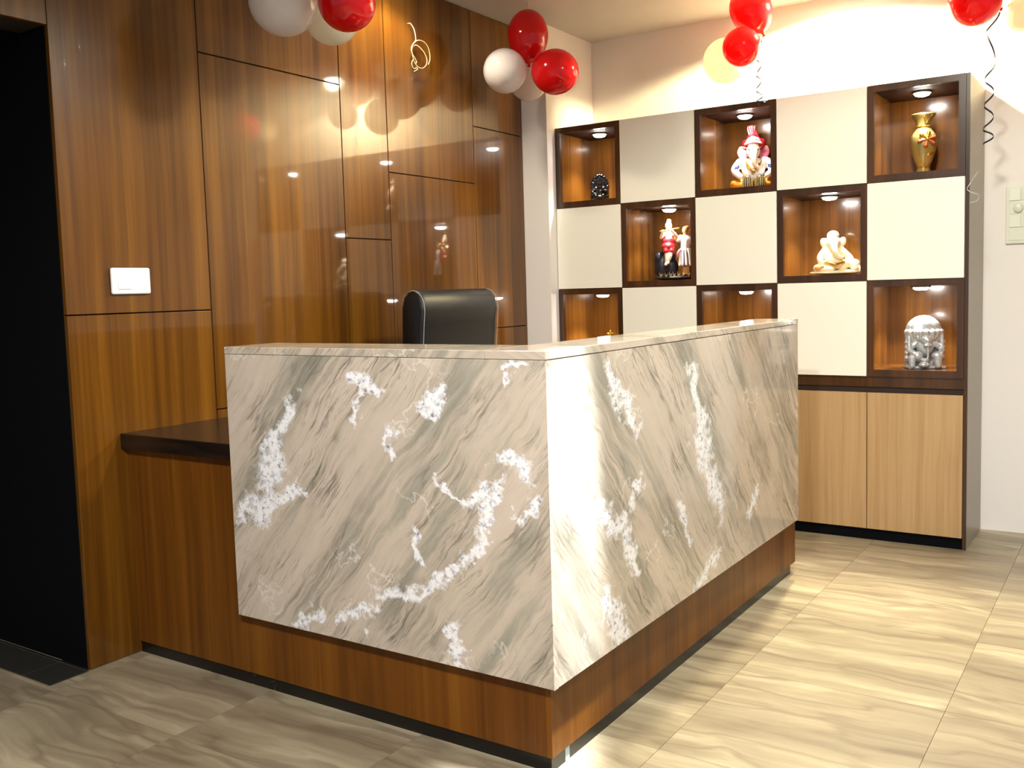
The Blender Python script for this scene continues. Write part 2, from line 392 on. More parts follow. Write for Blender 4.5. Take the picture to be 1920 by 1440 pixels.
# ------------------------------------------------------------------ reception desk
XM, XD, YE, ZB, HD, SX, SY = 0.5786, 1.7637, 1.9983, 0.2418, 1.10, 0.185, 0.212
EB = 0.030
def uvq(u, v): return (u, v)
F_PATCH_PX = [((545,760),(520,830),.05),((520,840),(490,960),.085),((470,930),(450,975),.06),((500,960),(560,910),.05),((670,730),(705,745),.04),((690,740),(675,800),.03),
    ((790,760),(825,725),.04),((730,820),(725,850),.035),((810,890),(870,930),.02),((870,930),(930,935),.035),((935,880),(990,900),.05),((930,935),(895,1010),.035),((895,1010),(855,1070),.028),
    ((855,1070),(790,1105),.045),((790,1105),(720,1115),.05),((770,1000),(790,1030),.035),((700,1130),(640,1150),.03),((590,1140),(560,1165),.045),((860,1190),(850,1240),.05),((980,960),(1010,930),.03),((950,720),(975,690),.02)]
R_PATCH_PX = [((1298,705),(1308,780),.06),((1308,790),(1325,860),.11),((1325,870),(1350,950),.10),((1140,690),(1170,740),.05),((1170,740),(1190,800),.05),((1120,950),(1170,980),.07),
    ((1170,1010),(1195,1060),.045),((1140,1130),(1165,1190),.07),((1270,960),(1290,1000),.05),((1345,1045),(1305,1090),.05),((1420,930),(1400,960),.045),((1205,900),(1190,950),.04)]
fp = []; rp = []
for a, b, wd in F_PATCH_PX:
    A, B = on(*a, 1, 0.0), on(*b, 1, 0.0); fp.append((XD-A.x, A.z, XD-B.x, B.z, wd))
for a, b, wd in R_PATCH_PX:
    A, B = on(*a, 0, XD), on(*b, 0, XD); rp.append((A.y, A.z, B.y, B.z, wd))
M['marble_f'] = marble('beige marble front', fp, 0.0)
M['marble_r'] = marble('beige marble side', rp, 0.0)
M['marble_t'] = marble('beige marble top', [(5, 5, 5.1, 5, .03)], 3.0)
def set_uv(o, fn):
    me = o.data; uvl = me.uv_layers.new(name='UVMap')
    off = WORLD[o.name]
    for lp in me.loops:
        p = me.vertices[lp.vertex_index].co + off
        uvl.data[lp.index].uv = fn(p)
desk = empty('reception_desk', (0.9, 0.6, 0), 'L-shaped reception desk faced with beige veined marble on a wood base', 'desk')
o = box('front_marble', (XM, 0.0, ZB), (XD-0.0005, 0.02, HD-0.0235), 'marble_f', desk, 0.0015, 1); set_uv(o, lambda p: (XD-p.x, p.z))
o = box('side_marble', (XD-0.02, 0.0205, ZB), (XD, YE, HD-0.0235), 'marble_r', desk, 0.0015, 1); set_uv(o, lambda p: (p.y, p.z))
# mitred corner strip so both slabs meet at the edge
o = box('corner_marble', (XD-0.0012, -0.0002, ZB), (XD, 0.0205, HD-0.0235), 'marble_r', desk); set_uv(o, lambda p: (p.y, p.z))
# top slabs
o = box('top_slab', (XM, -0.001, HD-0.0225), (XD-SX-0.0006, SY, HD), 'marble_t', desk, 0.002, 2); set_uv(o, lambda p: (XD-p.x, p.y*0.6+p.z*1.3))
o = box('top_slab', (XD-SX, -0.001, HD-0.0225), (XD+0.001, YE+0.001, HD), 'marble_t', desk, 0.002, 2); set_uv(o, lambda p: (p.y, p.x*0.6+p.z*1.3))
# riser core with wood inner face
box('riser_panel', (XM+0.001, 0.021, ZB), (XD-0.021, SY-0.01, HD-0.0235), 'wood', desk)
box('riser_panel', (XD-SX+0.01, SY-0.0095, ZB), (XD-0.021, YE-0.001, HD-0.0235), 'wood', desk)
# wood base
ZT = 0.042
box('base_panel', (0.001, EB, ZT), (XM-0.001, EB+0.02, 0.736), 'wood_desk', desk, 0.001, 1)
box('base_panel', (XM-0.001, EB, ZT), (XD-EB-0.0205, EB+0.02, ZB-0.0006), 'wood_desk', desk, 0.001, 1)
box('base_panel', (XD-EB-0.02, EB, ZT), (XD-EB, YE+0.045, ZB-0.0006), 'wood_desk', desk, 0.001, 1)
box('end_panel', (XD-SX+0.01, YE+0.001, ZT), (XD-EB-0.021, YE+0.045, ZB-0.001), 'wood_desk', desk, 0.001, 1)
box('toe_kick', (0.001, EB+0.008, 0.0), (XD-EB-0.020, EB+0.02, ZT), 'toe', desk)
box('toe_kick', (XD-EB-0.020, EB+0.008, 0.0), (XD-EB-0.008, YE-0.0, ZT), 'toe', desk)
box('toe_tape', (XD-EB-0.0078, 0.105, 0.001), (XD-EB-0.0070, 0.127, ZT-0.002), 'tape', desk)
# dark worktop, L-shaped
bm = bmesh.new(); bm_box(bm, (0.002, 0.004, 0.738), (XM-0.001, 0.72, 0.792), 0.002, 1); bm_box(bm, (XM-0.001, SY-0.008, 0.738), (XD-SX+0.008, 0.72, 0.792), 0.0, 1)
add('worktop', bm, 'worktop', desk)
box('worktop', (1.02, 0.7215, 0.738), (XD-SX+0.008, YE-0.01, 0.792), 'worktop', desk, 0.002, 1)
box('drawer_unit', (1.06, 1.45, 0.02), (XD-SX+0.005, YE-0.02, 0.736), 'oak', desk, 0.002, 1)
for k in range(3):
    dz = 0.05+k*0.228
    dr = box('drawer', (1.045, 1.462, dz), (1.0605, YE-0.03, dz+0.215), 'oak', desk, 0.002, 1)
    box('handle', (1.033, 1.62, dz+0.10), (1.0455, 1.78, dz+0.112), 'steel', dr, 0.002, 1)

# ------------------------------------------------------------------ display cabinet
CX = [0.1664, 0.5751, 1.0106, 1.4429, 1.8762, 2.3138]
CZ = [2.1547, 1.7061, 1.2501, 0.7941]
YF, YBB = 2.7029, YBK-0.001
DOORT, PL = 0.745, 0.055
cab = empty('display_cabinet', ((CX[0]+CX[5])/2, (YF+YBB)/2, 0), 'tall wall cabinet with lit niches and cream panels in a chequerboard', 'cabinet')
FB = YF+0.021                                       # carcass front, doors and frames stand in front of it
box('side_panel', (CX[5]-0.018, FB, 0.0), (CX[5]+0.004, YBB, CZ[0]), 'sidegrey', cab, 0.001, 1)
box('side_panel', (CX[0]+0.0005, FB, 0.0), (CX[0]+0.018, YBB, CZ[0]), 'walnut', cab, 0.001, 1)
box('edge_strip', (CX[5]-0.012, YF+0.004, 0.0), (CX[5]+0.004, FB-0.0003, CZ[0]), 'walnut', cab)
box('back_panel', (CX[0]+0.0185, YBB-0.02, PL), (CX[5]-0.0185, YBB, CZ[0]-0.019), 'walnut', cab)
box('top_panel', (CX[0]+0.0185, FB, CZ[0]-0.018), (CX[5]-0.0185, YBB, CZ[0]), 'walnut', cab)
box('bottom_rail', (CX[0]+0.002, YF+0.008, DOORT), (CX[5]-0.0125, FB+0.03, CZ[3]), 'walnut', cab)
box('plinth', (CX[0]+0.002, YF+0.012, 0.0), (CX[5]-0.0125, FB+0.012, PL), 'black', cab)
box('carcass', (CX[0]+0.019, FB+0.04, PL), (CX[5]-0.019, YBB-0.021, DOORT-0.02), 'walnut', cab)
M['nlens'] = emit('niche light lens', (1.0, 0.95, 0.86), 90.0)
NICHE = []
ND = 0.33
for r in range(3):
    for c in range(5):
        x0, x1, z1, z0 = CX[c], CX[c+1], CZ[r], CZ[r+1]
        if c == 4: x1 -= 0.0125
        if (r+c) % 2:                                # cream door panel, slightly proud
            box('white_panel', (x0+0.0015, YF-0.004, z0+0.002), (x1-0.0015, FB-0.001, z1-0.002 if r else z1), 'panel', cab, 0.0012, 1)
            continue
        fw = 0.030; fb = 0.034
        ix0, ix1, iz0, iz1 = x0+fw, x1-fw, z0+fb, z1-fw
        bm = bmesh.new()
        e = 0.0006
        zt = z1 if r == 0 else z1-e
        for lo, hi in (((x0+e, YF, z0+e), (ix0, FB, zt)), ((ix1, YF, z0+e), (x1-e, FB, zt)), ((ix0, YF, iz1), (ix1, FB, zt)), ((ix0, YF, z0+e), (ix1, FB, iz0))): bm_box(bm, lo, hi)
        fr = add('niche_frame', bm, 'walnut', cab)
        yb = FB+ND; th = 0.010
        box('niche_back', (ix0, yb, iz0), (ix1, yb+th, iz1), 'niche_wood', cab)
        box('niche_side', (ix0-th, FB+e, iz0-th), (ix0, yb, iz1+th), 'niche_wood', cab)
        box('niche_side', (ix1, FB+e, iz0-th), (ix1+th, yb, iz1+th), 'niche_wood', cab)
        box('niche_floor', (ix0+e, FB+e, iz0-th), (ix1-e, yb, iz0), 'niche_wood', cab)
        box('niche_ceiling', (ix0+e, FB+e, iz1), (ix1-e, yb, iz1+th), 'walnut_matt', cab)
        lx, ly = (ix0+ix1)/2, FB+0.13
        lt = lathe('niche_light', [(0.036, -0.004), (0.037, -0.009), (0.043, -0.008), (0.045, 0), (0.036, 0), (0.036, -0.004)], (lx, ly, iz1), 'steel', cab)
        lathe('lens', [(0, -0.022), (0.020, -0.021), (0.031, -0.017), (0.0355, -0.010), (0.0355, -0.001), (0, -0.001)], (lx, ly, iz1), 'nlens', lt)
        ld = bpy.data.lights.new('niche_lamp', 'SPOT'); ld.energy = 15; ld.spot_size = math.radians(104); ld.spot_blend = 0.6
        ld.color = (1.0, 0.94, 0.82); ld.shadow_soft_size = 0.028
        lo_ = bpy.data.objects.new('niche_lamp', ld); COL.objects.link(lo_); lo_.parent = cab; lo_.location = Vector((lx, ly, iz1-0.055))-wloc(cab)
        NICHE.append((r, c, ix0, ix1, iz0, iz1))
for c in range(5):
    x0, x1 = CX[c], CX[c+1]-(0.0125 if c == 4 else 0)
    box('cabinet_door', (x0+0.0015, YF, PL), (x1-0.0015, FB-0.002, DOORT-0.028), 'oak', cab, 0.001, 1)
box('handle_channel', (CX[0]+0.002, YF+0.014, DOORT-0.03), (CX[5]-0.013, FB+0.035, DOORT-0.0006), 'groove', cab)
def niche(r, c):
    for n in NICHE:
        if n[:2] == (r, c): return n
def spot_in(r, c, px, dy=0.15):                     # stand on the niche floor where the pixel column meets that depth
    n = niche(r, c); y = FB+dy
    P = on(px, 400, 1, y)
    # keep same column for the floor height
    for k in range(6):
        # pixel row of floor height at this x
        v = Vector((P.x, y, n[4]))-CAM; zc = v.dot(_f); pyy = 720+PPY-FPX*v.dot(_u)/zc; P = on(px, pyy, 1, y)
    return Vector((P.x, y, n[4]+0.0004))

# ------------------------------------------------------------------ figurines in the niches
M['blackgloss'] = plain('black gloss resin', srgb(10, 10, 14), 0.12, coat=0.6, var=0.2)
M['silver'] = plain('silver plated resin', srgb(212, 214, 216), 0.28, metal=0.4, var=0.25, vscale=90, bump=0.4)
M['ivory'] = plain('ivory resin', srgb(240, 226, 188), 0.4, var=0.06, vscale=60)
M['gold'] = plain('gold glaze', srgb(206, 160, 60), 0.22, metal=0.85, var=0.1)
M['goldpale'] = plain('pale gold glaze', srgb(176, 156, 92), 0.28, metal=0.5, coat=0.4, var=0.2, vscale=20)
M['copper'] = plain('copper red glaze', srgb(172, 84, 44), 0.3, metal=0.5)
M['fwhite'] = plain('white glazed cloth', srgb(240, 238, 236), 0.35)
M['fred'] = plain('red glazed cloth', srgb(190, 26, 40), 0.35)
M['forange'] = plain('orange gold cloth', srgb(206, 130, 34), 0.35, metal=0.3)
M['fnavy'] = plain('navy trim', srgb(30, 48, 104), 0.35)
M['fpink'] = plain('pink ear', srgb(206, 110, 140), 0.45)
M['fskin'] = plain('fair skin glaze', srgb(236, 206, 176), 0.4)
M['fskin2'] = plain('golden skin glaze', srgb(212, 158, 92), 0.4)
M['fbrown'] = plain('dark brown glaze', srgb(40, 24, 16), 0.4)
M['rock'] = plain('dark rock glaze', srgb(34, 36, 48), 0.4, var=0.25, vscale=60, bump=0.5)
FACE = math.radians(28)

# black idol with a pointed halo
b = spot_in(0, 0, 1125, 0.17)
t = empty('seated_idol', b, 'small glossy black seated idol with arched halo in a lit niche', 'figurine')
blob('halo', [('s', (0, 0.018, 0.088), (0.050, 0.010, 0.072)), ('b', (-0.052, 0.008, 0), (0.052, 0.028, 0.09))]+
     [('s', (0.047*math.cos(a), 0.016, 0.092+0.066*math.sin(a)), (0.009, 0.009, 0.009)) for a in [math.pi*k/10 for k in range(11)]], 'blackgloss', t, b, FACE, 0.0035, 2)
blob('body', [('b', (-0.052, -0.04, 0), (0.052, 0.02, 0.022)), ('s', (0, -0.008, 0.062), (0.026, 0.02, 0.036)), ('s', (0, -0.014, 0.108), (0.017, 0.016, 0.019)), ('c', [(0, -0.012, 0.12), (0, -0.01, 0.146)], 0.014, 0.005),
     ('c', [(-0.024, -0.008, 0.083), (-0.042, -0.016, 0.06), (-0.026, -0.034, 0.046)], 0.010, 0.008), ('c', [(0.024, -0.008, 0.083), (0.042, -0.016, 0.06), (0.028, -0.032, 0.064)], 0.010, 0.008),
     ('c', [(-0.018, -0.012, 0.034), (-0.044, -0.028, 0.032), (0.008, -0.044, 0.028)], 0.016, 0.010), ('c', [(0.018, -0.012, 0.034), (0.044, -0.028, 0.032), (-0.008, -0.042, 0.030)], 0.016, 0.010)], 'blackgloss', t, b, FACE, 0.003, 2)

# elephant-headed musician with red turban
b = spot_in(0, 2, 1413, 0.25)
t = empty('elephant_headed_idol', b, 'white elephant-headed idol in red turban playing drums, in a lit niche', 'figurine')
blob('torso', [('s', (0, 0, 0.115), (0.062, 0.045, 0.066)), ('s', (-0.058, 0, 0.155), (0.030, 0.030, 0.028)), ('s', (0.058, 0, 0.155), (0.030, 0.030, 0.028)),
     ('c', [(-0.066, 0, 0.155), (-0.098, -0.012, 0.112), (-0.070, -0.055, 0.076)], 0.026, 0.016), ('c', [(0.066, 0, 0.155), (0.098, -0.012, 0.112), (0.070, -0.055, 0.076)], 0.026, 0.016)], 'fwhite', t, b, FACE*0.75, 0.004)
blob('head', [('s', (0, -0.022, 0.208), (0.037, 0.036, 0.042)), ('s', (0, -0.03, 0.232), (0.028, 0.024, 0.022)), ('c', [(0, -0.052, 0.2), (0, -0.072, 0.168), (0.006, -0.074, 0.132), (0.022, -0.072, 0.116)], 0.021, 0.010)], 'fskin', t, b, FACE*0.75, 0.0035)
for s in (-1, 1):
    ear = blob('ear', [('s', (s*0.056, -0.012, 0.196), (0.027, 0.006, 0.036), (0, s*0.45, s*-0.3))], 'fpink', t, b, FACE*0.75, 0.0025, 1)
    blob('ear_rim', [('c', [(s*0.036, -0.016, 0.226), (s*0.068, -0.014, 0.232), (s*0.078, -0.014, 0.205)], .004, .003)], 'fskin', ear, b, FACE*0.75, 0.002, 1)
    blob('arm_band', [('s', (s*0.088, -0.008, 0.128), (0.027, 0.027, 0.007), (0, s*0.6, 0)), ('s', (s*0.093, -0.012, 0.116), (0.027, 0.027, 0.006), (0, s*0.6, 0))], 'fnavy', t, b, FACE*0.75, 0.003, 1)
    blob('eye', [('s', (s*0.022, -0.052, 0.212), (0.005, 0.004, 0.005))], 'blackgloss', t, b, FACE*0.75, 0.0015, 0)
tb = blob('turban', [('s', (0, -0.014, 0.255), (0.046, 0.044, 0.024)), ('s', (0, -0.010, 0.275), (0.034, 0.034, 0.024)), ('s', (0.044, -0.010, 0.248), (0.022, 0.02, 0.026)), ('s', (-0.040, 0.0, 0.252), (0.018, 0.018, 0.02))], 'fred', t, b, FACE*0.75, 0.0035)
pl = blob('turban_plume', [('c', [(-0.004, -0.008, 0.272), (-0.010, -0.006, 0.322)], 0.014, 0.021), ('b', (-0.030, -0.022, 0.322), (0.012, 0.012, 0.336))], 'fwhite', t, b, FACE*0.75, 0.003, 2)
for k in range(4): blob('plume_stripe', [('c', [(-0.010+k*0.005, -0.022, 0.276), (-0.026+k*0.012, -0.026, 0.338)], .0028, .0035)], 'fred', pl, b, FACE*0.75, 0.002, 0)
blob('turban_tail', [('c', [(0.018, -0.01, 0.282), (0.016, -0.004, 0.318)], .012, .006), ('c', [(0.04, -0.006, 0.25), (0.058, 0.0, 0.228)], .014, .006)], 'fred', t, b, FACE*0.75, 0.003, 1)
for k in range(4): blob('turban_fold', [('c', [(-0.044+k*0.006, -0.045+k*0.002, 0.243+k*0.009), (0, -0.060+k*0.004, 0.250+k*0.009), (0.042-k*0.005, -0.044+k*0.002, 0.244+k*0.009)], 0.0035, 0.0035)], 'fwhite', t, b, FACE*0.75, 0.002, 1)
blob('leg', [('c', [(-0.03, 0, 0.04), (-0.098, -0.026, 0.036), (-0.03, -0.066, 0.022)], 0.034, 0.020)], 'forange', t, b, FACE*0.75, 0.004)
blob('leg', [('c', [(0.03, 0, 0.04), (0.098, -0.026, 0.036), (0.03, -0.066, 0.022)], 0.034, 0.020)], 'forange', t, b, FACE*0.75, 0.004)
blob('seat_cushion', [('s', (0, -0.01, 0.014), (0.098, 0.066, 0.0135))], 'fbrown', t, b, FACE*0.75, 0.004, 1)
for s in (-1, 1):
    dr = blob('drum', [('c', [(s*0.032, -0.07, 0.0275), (s*0.032, -0.07, 0.058)], 0.026, 0.022)], 'fbrown', t, b, FACE*0.75, 0.003, 1)
    for k in range(7):
        a = -math.pi+math.pi*(k+0.5)/7
        blob('drum_strap', [('c', [(s*0.032+0.0275*math.cos(a), -0.07+0.0275*math.sin(a), 0.008), (s*0.032+0.024*math.cos(a), -0.07+0.024*math.sin(a), 0.066)], 0.0028, 0.0028)], 'goldpale', dr, b, FACE*0.75, 0.002, 0)
blob('necklace', [('c', [(-0.036, -0.04, 0.15), (-0.02, -0.052, 0.118), (0.0, -0.055, 0.104), (0.02, -0.052, 0.118), (0.036, -0.04, 0.15)], 0.007, 0.007), ('s', (0, -0.056, 0.100), (0.012, 0.006, 0.012))], 'gold', t, b, FACE*0.75, 0.0025, 1)

# gold vase
b = spot_in(0, 4, 1731, 0.20)
t = empty('flower_vase', b, 'gold glazed vase with embossed flower and flared rim in a lit niche', 'vase')
def vr(z):                                           # body radius by height
    pts = [(0, .040), (.004, .042), (.036, .031), (.046, .030), (.075, .043), (.13, .060), (.17, .064), (.205, .058), (.232, .040), (.246, .034), (.262, .034), (.285, .044), (.305, .058), (.312, .060)]
    for (z0, r0), (z1, r1) in zip(pts, pts[1:]):
        if z0 <= z <= z1: return r0+(r1-r0)*(z-z0)/(z1-z0)
    return pts[-1][1]
VS = 0.93
vsc = lambda pr: [(r*VS, z*VS) for r, z in pr]
prof = [(0, 0)]+[(vr(z), z) for z in [0.0001, .004, .02, .036, .046, .06, .075, .1, .13, .15, .17, .19, .205, .22, .232, .246, .262, .275, .285, .296, .305, .312]]+[(.056, .312), (.040, .288), (.030, .262), (.030, .24), (0, .238)]
lathe('body', vsc(prof), b, 'goldpale', t, seg=40)
lathe('collar', vsc([(.036, .243), (.040, .247), (.036, .252), (.033, .248), (.036, .243)]), b, 'gold', t)
lathe('foot_ring', vsc([(.031, .038), (.035, .042), (.031, .047), (.028, .042), (.031, .038)]), b, 'gold', t)
q = Matrix.Rotation(FACE, 4, 'Z')
def on_vase(a, z, d=0.0):
    r = vr(z)+d; return (r*math.sin(a), -r*math.cos(a), z)
for k in range(6):
    a = k*math.pi/3+0.3; ca, sa = math.cos(a), math.sin(a)
    blob('petal', [('c', [on_vase(0.18*ca, .178+.010*sa, .001), on_vase(0.62*ca, .178+.034*sa, .003)], 0.005, 0.011)], 'copper' if k in (3, 4, 5, 0) else 'gold', t, b, FACE, 0.0025, 1, VS)
blob('flower_centre', [('s', on_vase(0, .178, .003), (.008, .006, .008))], 'gold', t, b, FACE, 0.002, 1, VS)
for zz, a0 in ((.108, .25), (.10, .2)):
    blob('leaf_scroll', [('c', [on_vase(a0-.15, zz-.006), on_vase(a0+.1, zz+.004), on_vase(a0+.4, zz+.006)], .003, .004)], 'gold', t, b, FACE, 0.002, 1, VS)
blob('leaf_scroll', [('c', [on_vase(-.5, .012), on_vase(-.32, .038, .001), on_vase(-.2, .06)], .003, .003)], 'gold', t, b, FACE, 0.002, 1, VS)
blob('leaf_scroll', [('c', [on_vase(-.25, .295), on_vase(0, .258, .002), on_vase(.3, .28), on_vase(.5, .3)], .003, .003)], 'gold', t, b, FACE, 0.002, 1, VS)
blob('leaf_scroll', [('c', [on_vase(.62, .205), on_vase(.75, .196, .002), on_vase(.62, .188)], .004, .004)], 'gold', t, b, FACE, 0.002, 1, VS)

# couple on a dark rock
b = spot_in(1, 1, 1266, 0.17)
t = empty('couple_figurine', b, 'flute player seated in red with standing companion in white on dark rock', 'figurine')
blob('rock_base', [('s', (0, 0, 0.012), (0.105, 0.06, 0.0118)), ('s', (-0.06, 0.02, 0.07), (0.040, 0.035, 0.07)), ('s', (-0.03, 0.03, 0.06), (0.05, 0.03, 0.06)), ('s', (0.075, 0.035, 0.05), (0.030, 0.025, 0.05)), ('s', (-0.078, 0.01, 0.11), (0.022, 0.025, 0.03)), ('s', (0.08, 0.03, 0.09), (0.018, 0.02, 0.02)), ('s', (-0.03, 0.015, 0.115), (0.035, 0.028, 0.026))], 'rock', t, b, FACE, 0.005, 1, 1.13)
for k in range(7):
    x = -0.07+k*0.022+random.uniform(-.005, .005)
    blob('grass_tuft', [('c', [(x, -0.045, 0.016), (x-0.006, -0.05, 0.034+random.uniform(0, .012))], .004, .0015), ('c', [(x, -0.045, 0.016), (x+0.008, -0.05, 0.032)], .004, .0015)], 'goldpale', t, b, FACE, 0.002, 0, 1.13)
blob('figure', [('s', (-0.028, 0.0, 0.262), (0.017, 0.018, 0.021)), ('s', (-0.026, 0.0, 0.285), (0.012, 0.012, 0.012)), ('c', [(-0.028, 0.004, 0.245), (-0.028, 0.006, 0.20)], 0.014, 0.021), ('s', (-0.028, 0.004, 0.222), (0.028, 0.017, 0.018)),
     ('c', [(-0.052, 0.002, 0.226), (-0.066, -0.014, 0.205), (-0.058, -0.026, 0.238)], .009, .007), ('c', [(-0.004, 0.002, 0.226), (0.012, -0.014, 0.208), (-0.018, -0.028, 0.242)], .009, .007),
     ('c', [(-0.04, -0.02, 0.15), (-0.042, -0.034, 0.11), (-0.046, -0.036, 0.078)], .012, .007), ('c', [(-0.018, -0.02, 0.15), (-0.024, -0.036, 0.115), (-0.036, -0.038, 0.086)], .012, .007), ('s', (-0.047, -0.044, 0.074), (.008, .014, .006)), ('s', (-0.036, -0.046, 0.082), (.008, .014, .006))], 'fskin', t, b, FACE, 0.0035, 4, 1.13)
blob('red_garment', [('s', (-0.030, 0.002, 0.186), (0.030, 0.022, 0.026)), ('s', (-0.032, -0.008, 0.162), (0.034, 0.028, 0.020)), ('c', [(-0.044, -0.004, 0.166), (-0.044, -0.028, 0.14)], .018, .014), ('c', [(-0.016, -0.004, 0.166), (-0.018, -0.028, 0.14)], .018, .014)], 'fred', t, b, FACE, 0.0035, 4, 1.13)
blob('flute', [('c', [(-0.072, -0.030, 0.236), (0.02, -0.026, 0.250)], .0032, .0032)], 'gold', t, b, FACE, 0.0015, 0, 1.13)
blob('figure', [('s', (0.052, -0.008, 0.240), (0.016, 0.017, 0.020)), ('s', (0.060, 0.004, 0.250), (0.013, 0.013, 0.013)), ('c', [(0.052, -0.004, 0.225), (0.050, -0.004, 0.20)], .009, .014),
     ('c', [(0.076, -0.002, 0.205), (0.090, -0.010, 0.165), (0.086, -0.02, 0.125)], .010, .007), ('c', [(0.028, -0.004, 0.205), (0.008, -0.012, 0.19), (0.002, -0.012, 0.225)], .010, .007),
     ('c', [(0.044, -0.008, 0.10), (0.044, -0.012, 0.05), (0.042, -0.016, 0.028)], .013, .008), ('c', [(0.060, -0.006, 0.10), (0.060, -0.010, 0.05), (0.060, -0.014, 0.028)], .013, .008), ('s', (0.040, -0.026, 0.026), (.009, .016, .006)), ('s', (0.062, -0.024, 0.026), (.009, .016, .006))], 'fskin2', t, b, FACE, 0.0035, 4, 1.13)
blob('white_garment', [('s', (0.052, -0.006, 0.188), (0.029, 0.020, 0.032)), ('c', [(0.050, -0.006, 0.19), (0.048, -0.006, 0.145)], .022, .024), ('c', [(0.074, -0.004, 0.205), (0.084, -0.008, 0.182)], .013, .012), ('c', [(0.028, -0.006, 0.206), (0.016, -0.012, 0.192)], .013, .012)], 'fwhite', t, b, FACE, 0.0035, 4, 1.13)
blob('skirt', [('c', [(0.048, -0.006, 0.145), (0.050, -0.008, 0.090)], .023, .030)], 'fnavy', t, b, FACE, 0.0035, 4, 1.13)
for k in range(5):
    a = -2.6+k*0.55
    blob('skirt_pleat', [('c', [(0.048+.025*math.cos(a), -0.006+.025*math.sin(a), .148), (0.050+.034*math.cos(a), -0.008+.034*math.sin(a), .072)], .005, .007)], 'fwhite', t, b, FACE, 0.0025, 1, 1.13)
blob('sash', [('c', [(0.024, -0.02, 0.142), (0.014, -0.026, 0.13), (0.012, -0.026, 0.112)], .008, .005)], 'fpink', t, b, FACE, 0.0025, 1, 1.13)

# ivory reclining elephant-headed idol
b = spot_in(1, 3, 1567, 0.17)
t = empty('reclining_idol', b, 'ivory elephant-headed idol seated against a bolster in a lit niche', 'figurine')
blob('base', [('s', (0, 0, 0.012), (0.130, 0.066, 0.0118)), ('s', (0.05, 0.0, 0.014), (0.080, 0.06, 0.0138))], 'ivory', t, b, FACE, 0.004)
blob('body', [('s', (-0.012, 0.012, 0.085), (0.050, 0.042, 0.062)), ('s', (-0.012, -0.016, 0.068), (0.046, 0.036, 0.042)), ('s', (-0.012, 0.0, 0.160), (0.034, 0.034, 0.038)), ('s', (-0.012, 0.004, 0.195), (0.030, 0.030, 0.026)),
     ('c', [(-0.014, -0.028, 0.150), (-0.016, -0.050, 0.118), (-0.004, -0.054, 0.090), (0.018, -0.05, 0.084)], 0.018, 0.010),
     ('c', [(-0.052, 0.004, 0.122), (-0.080, -0.012, 0.085), (-0.074, -0.028, 0.060)], 0.020, 0.014), ('c', [(0.032, 0.004, 0.118), (0.066, -0.006, 0.085), (0.074, -0.026, 0.062)], 0.020, 0.014),
     ('c', [(-0.03, 0, 0.036), (-0.096, -0.02, 0.034), (-0.03, -0.048, 0.028)], 0.028, 0.014), ('c', [(0.03, 0, 0.04), (0.062, -0.02, 0.060), (0.085, -0.04, 0.03)], 0.028, 0.016),
     ('s', (-0.055, 0.002, 0.160), (0.022, 0.008, 0.028), (0, -0.3, 0)), ('s', (0.034, 0.004, 0.164), (0.020, 0.008, 0.026), (0, 0.3, 0))], 'ivory', t, b, FACE, 0.004)
blob('bolster', [('c', [(0.075, 0.03, 0.048), (0.092, 0.01, 0.045)], 0.034, 0.034), ('c', [(0.06, 0.02, 0.085), (0.118, -0.02, 0.024)], .012, .010)], 'ivory', t, b, FACE, 0.004)
blob('mouse', [('s', (-0.092, -0.038, 0.036), (0.020, 0.014, 0.016)), ('s', (-0.074, -0.046, 0.042), (0.010, 0.009, 0.009))], 'fskin2', t, b, FACE, 0.0025, 1)
blob('sash', [('c', [(-0.056, -0.03, 0.062), (-0.012, -0.058, 0.052), (0.034, -0.032, 0.062)], .007, .007)], 'gold', t, b, FACE, 0.0025, 1)

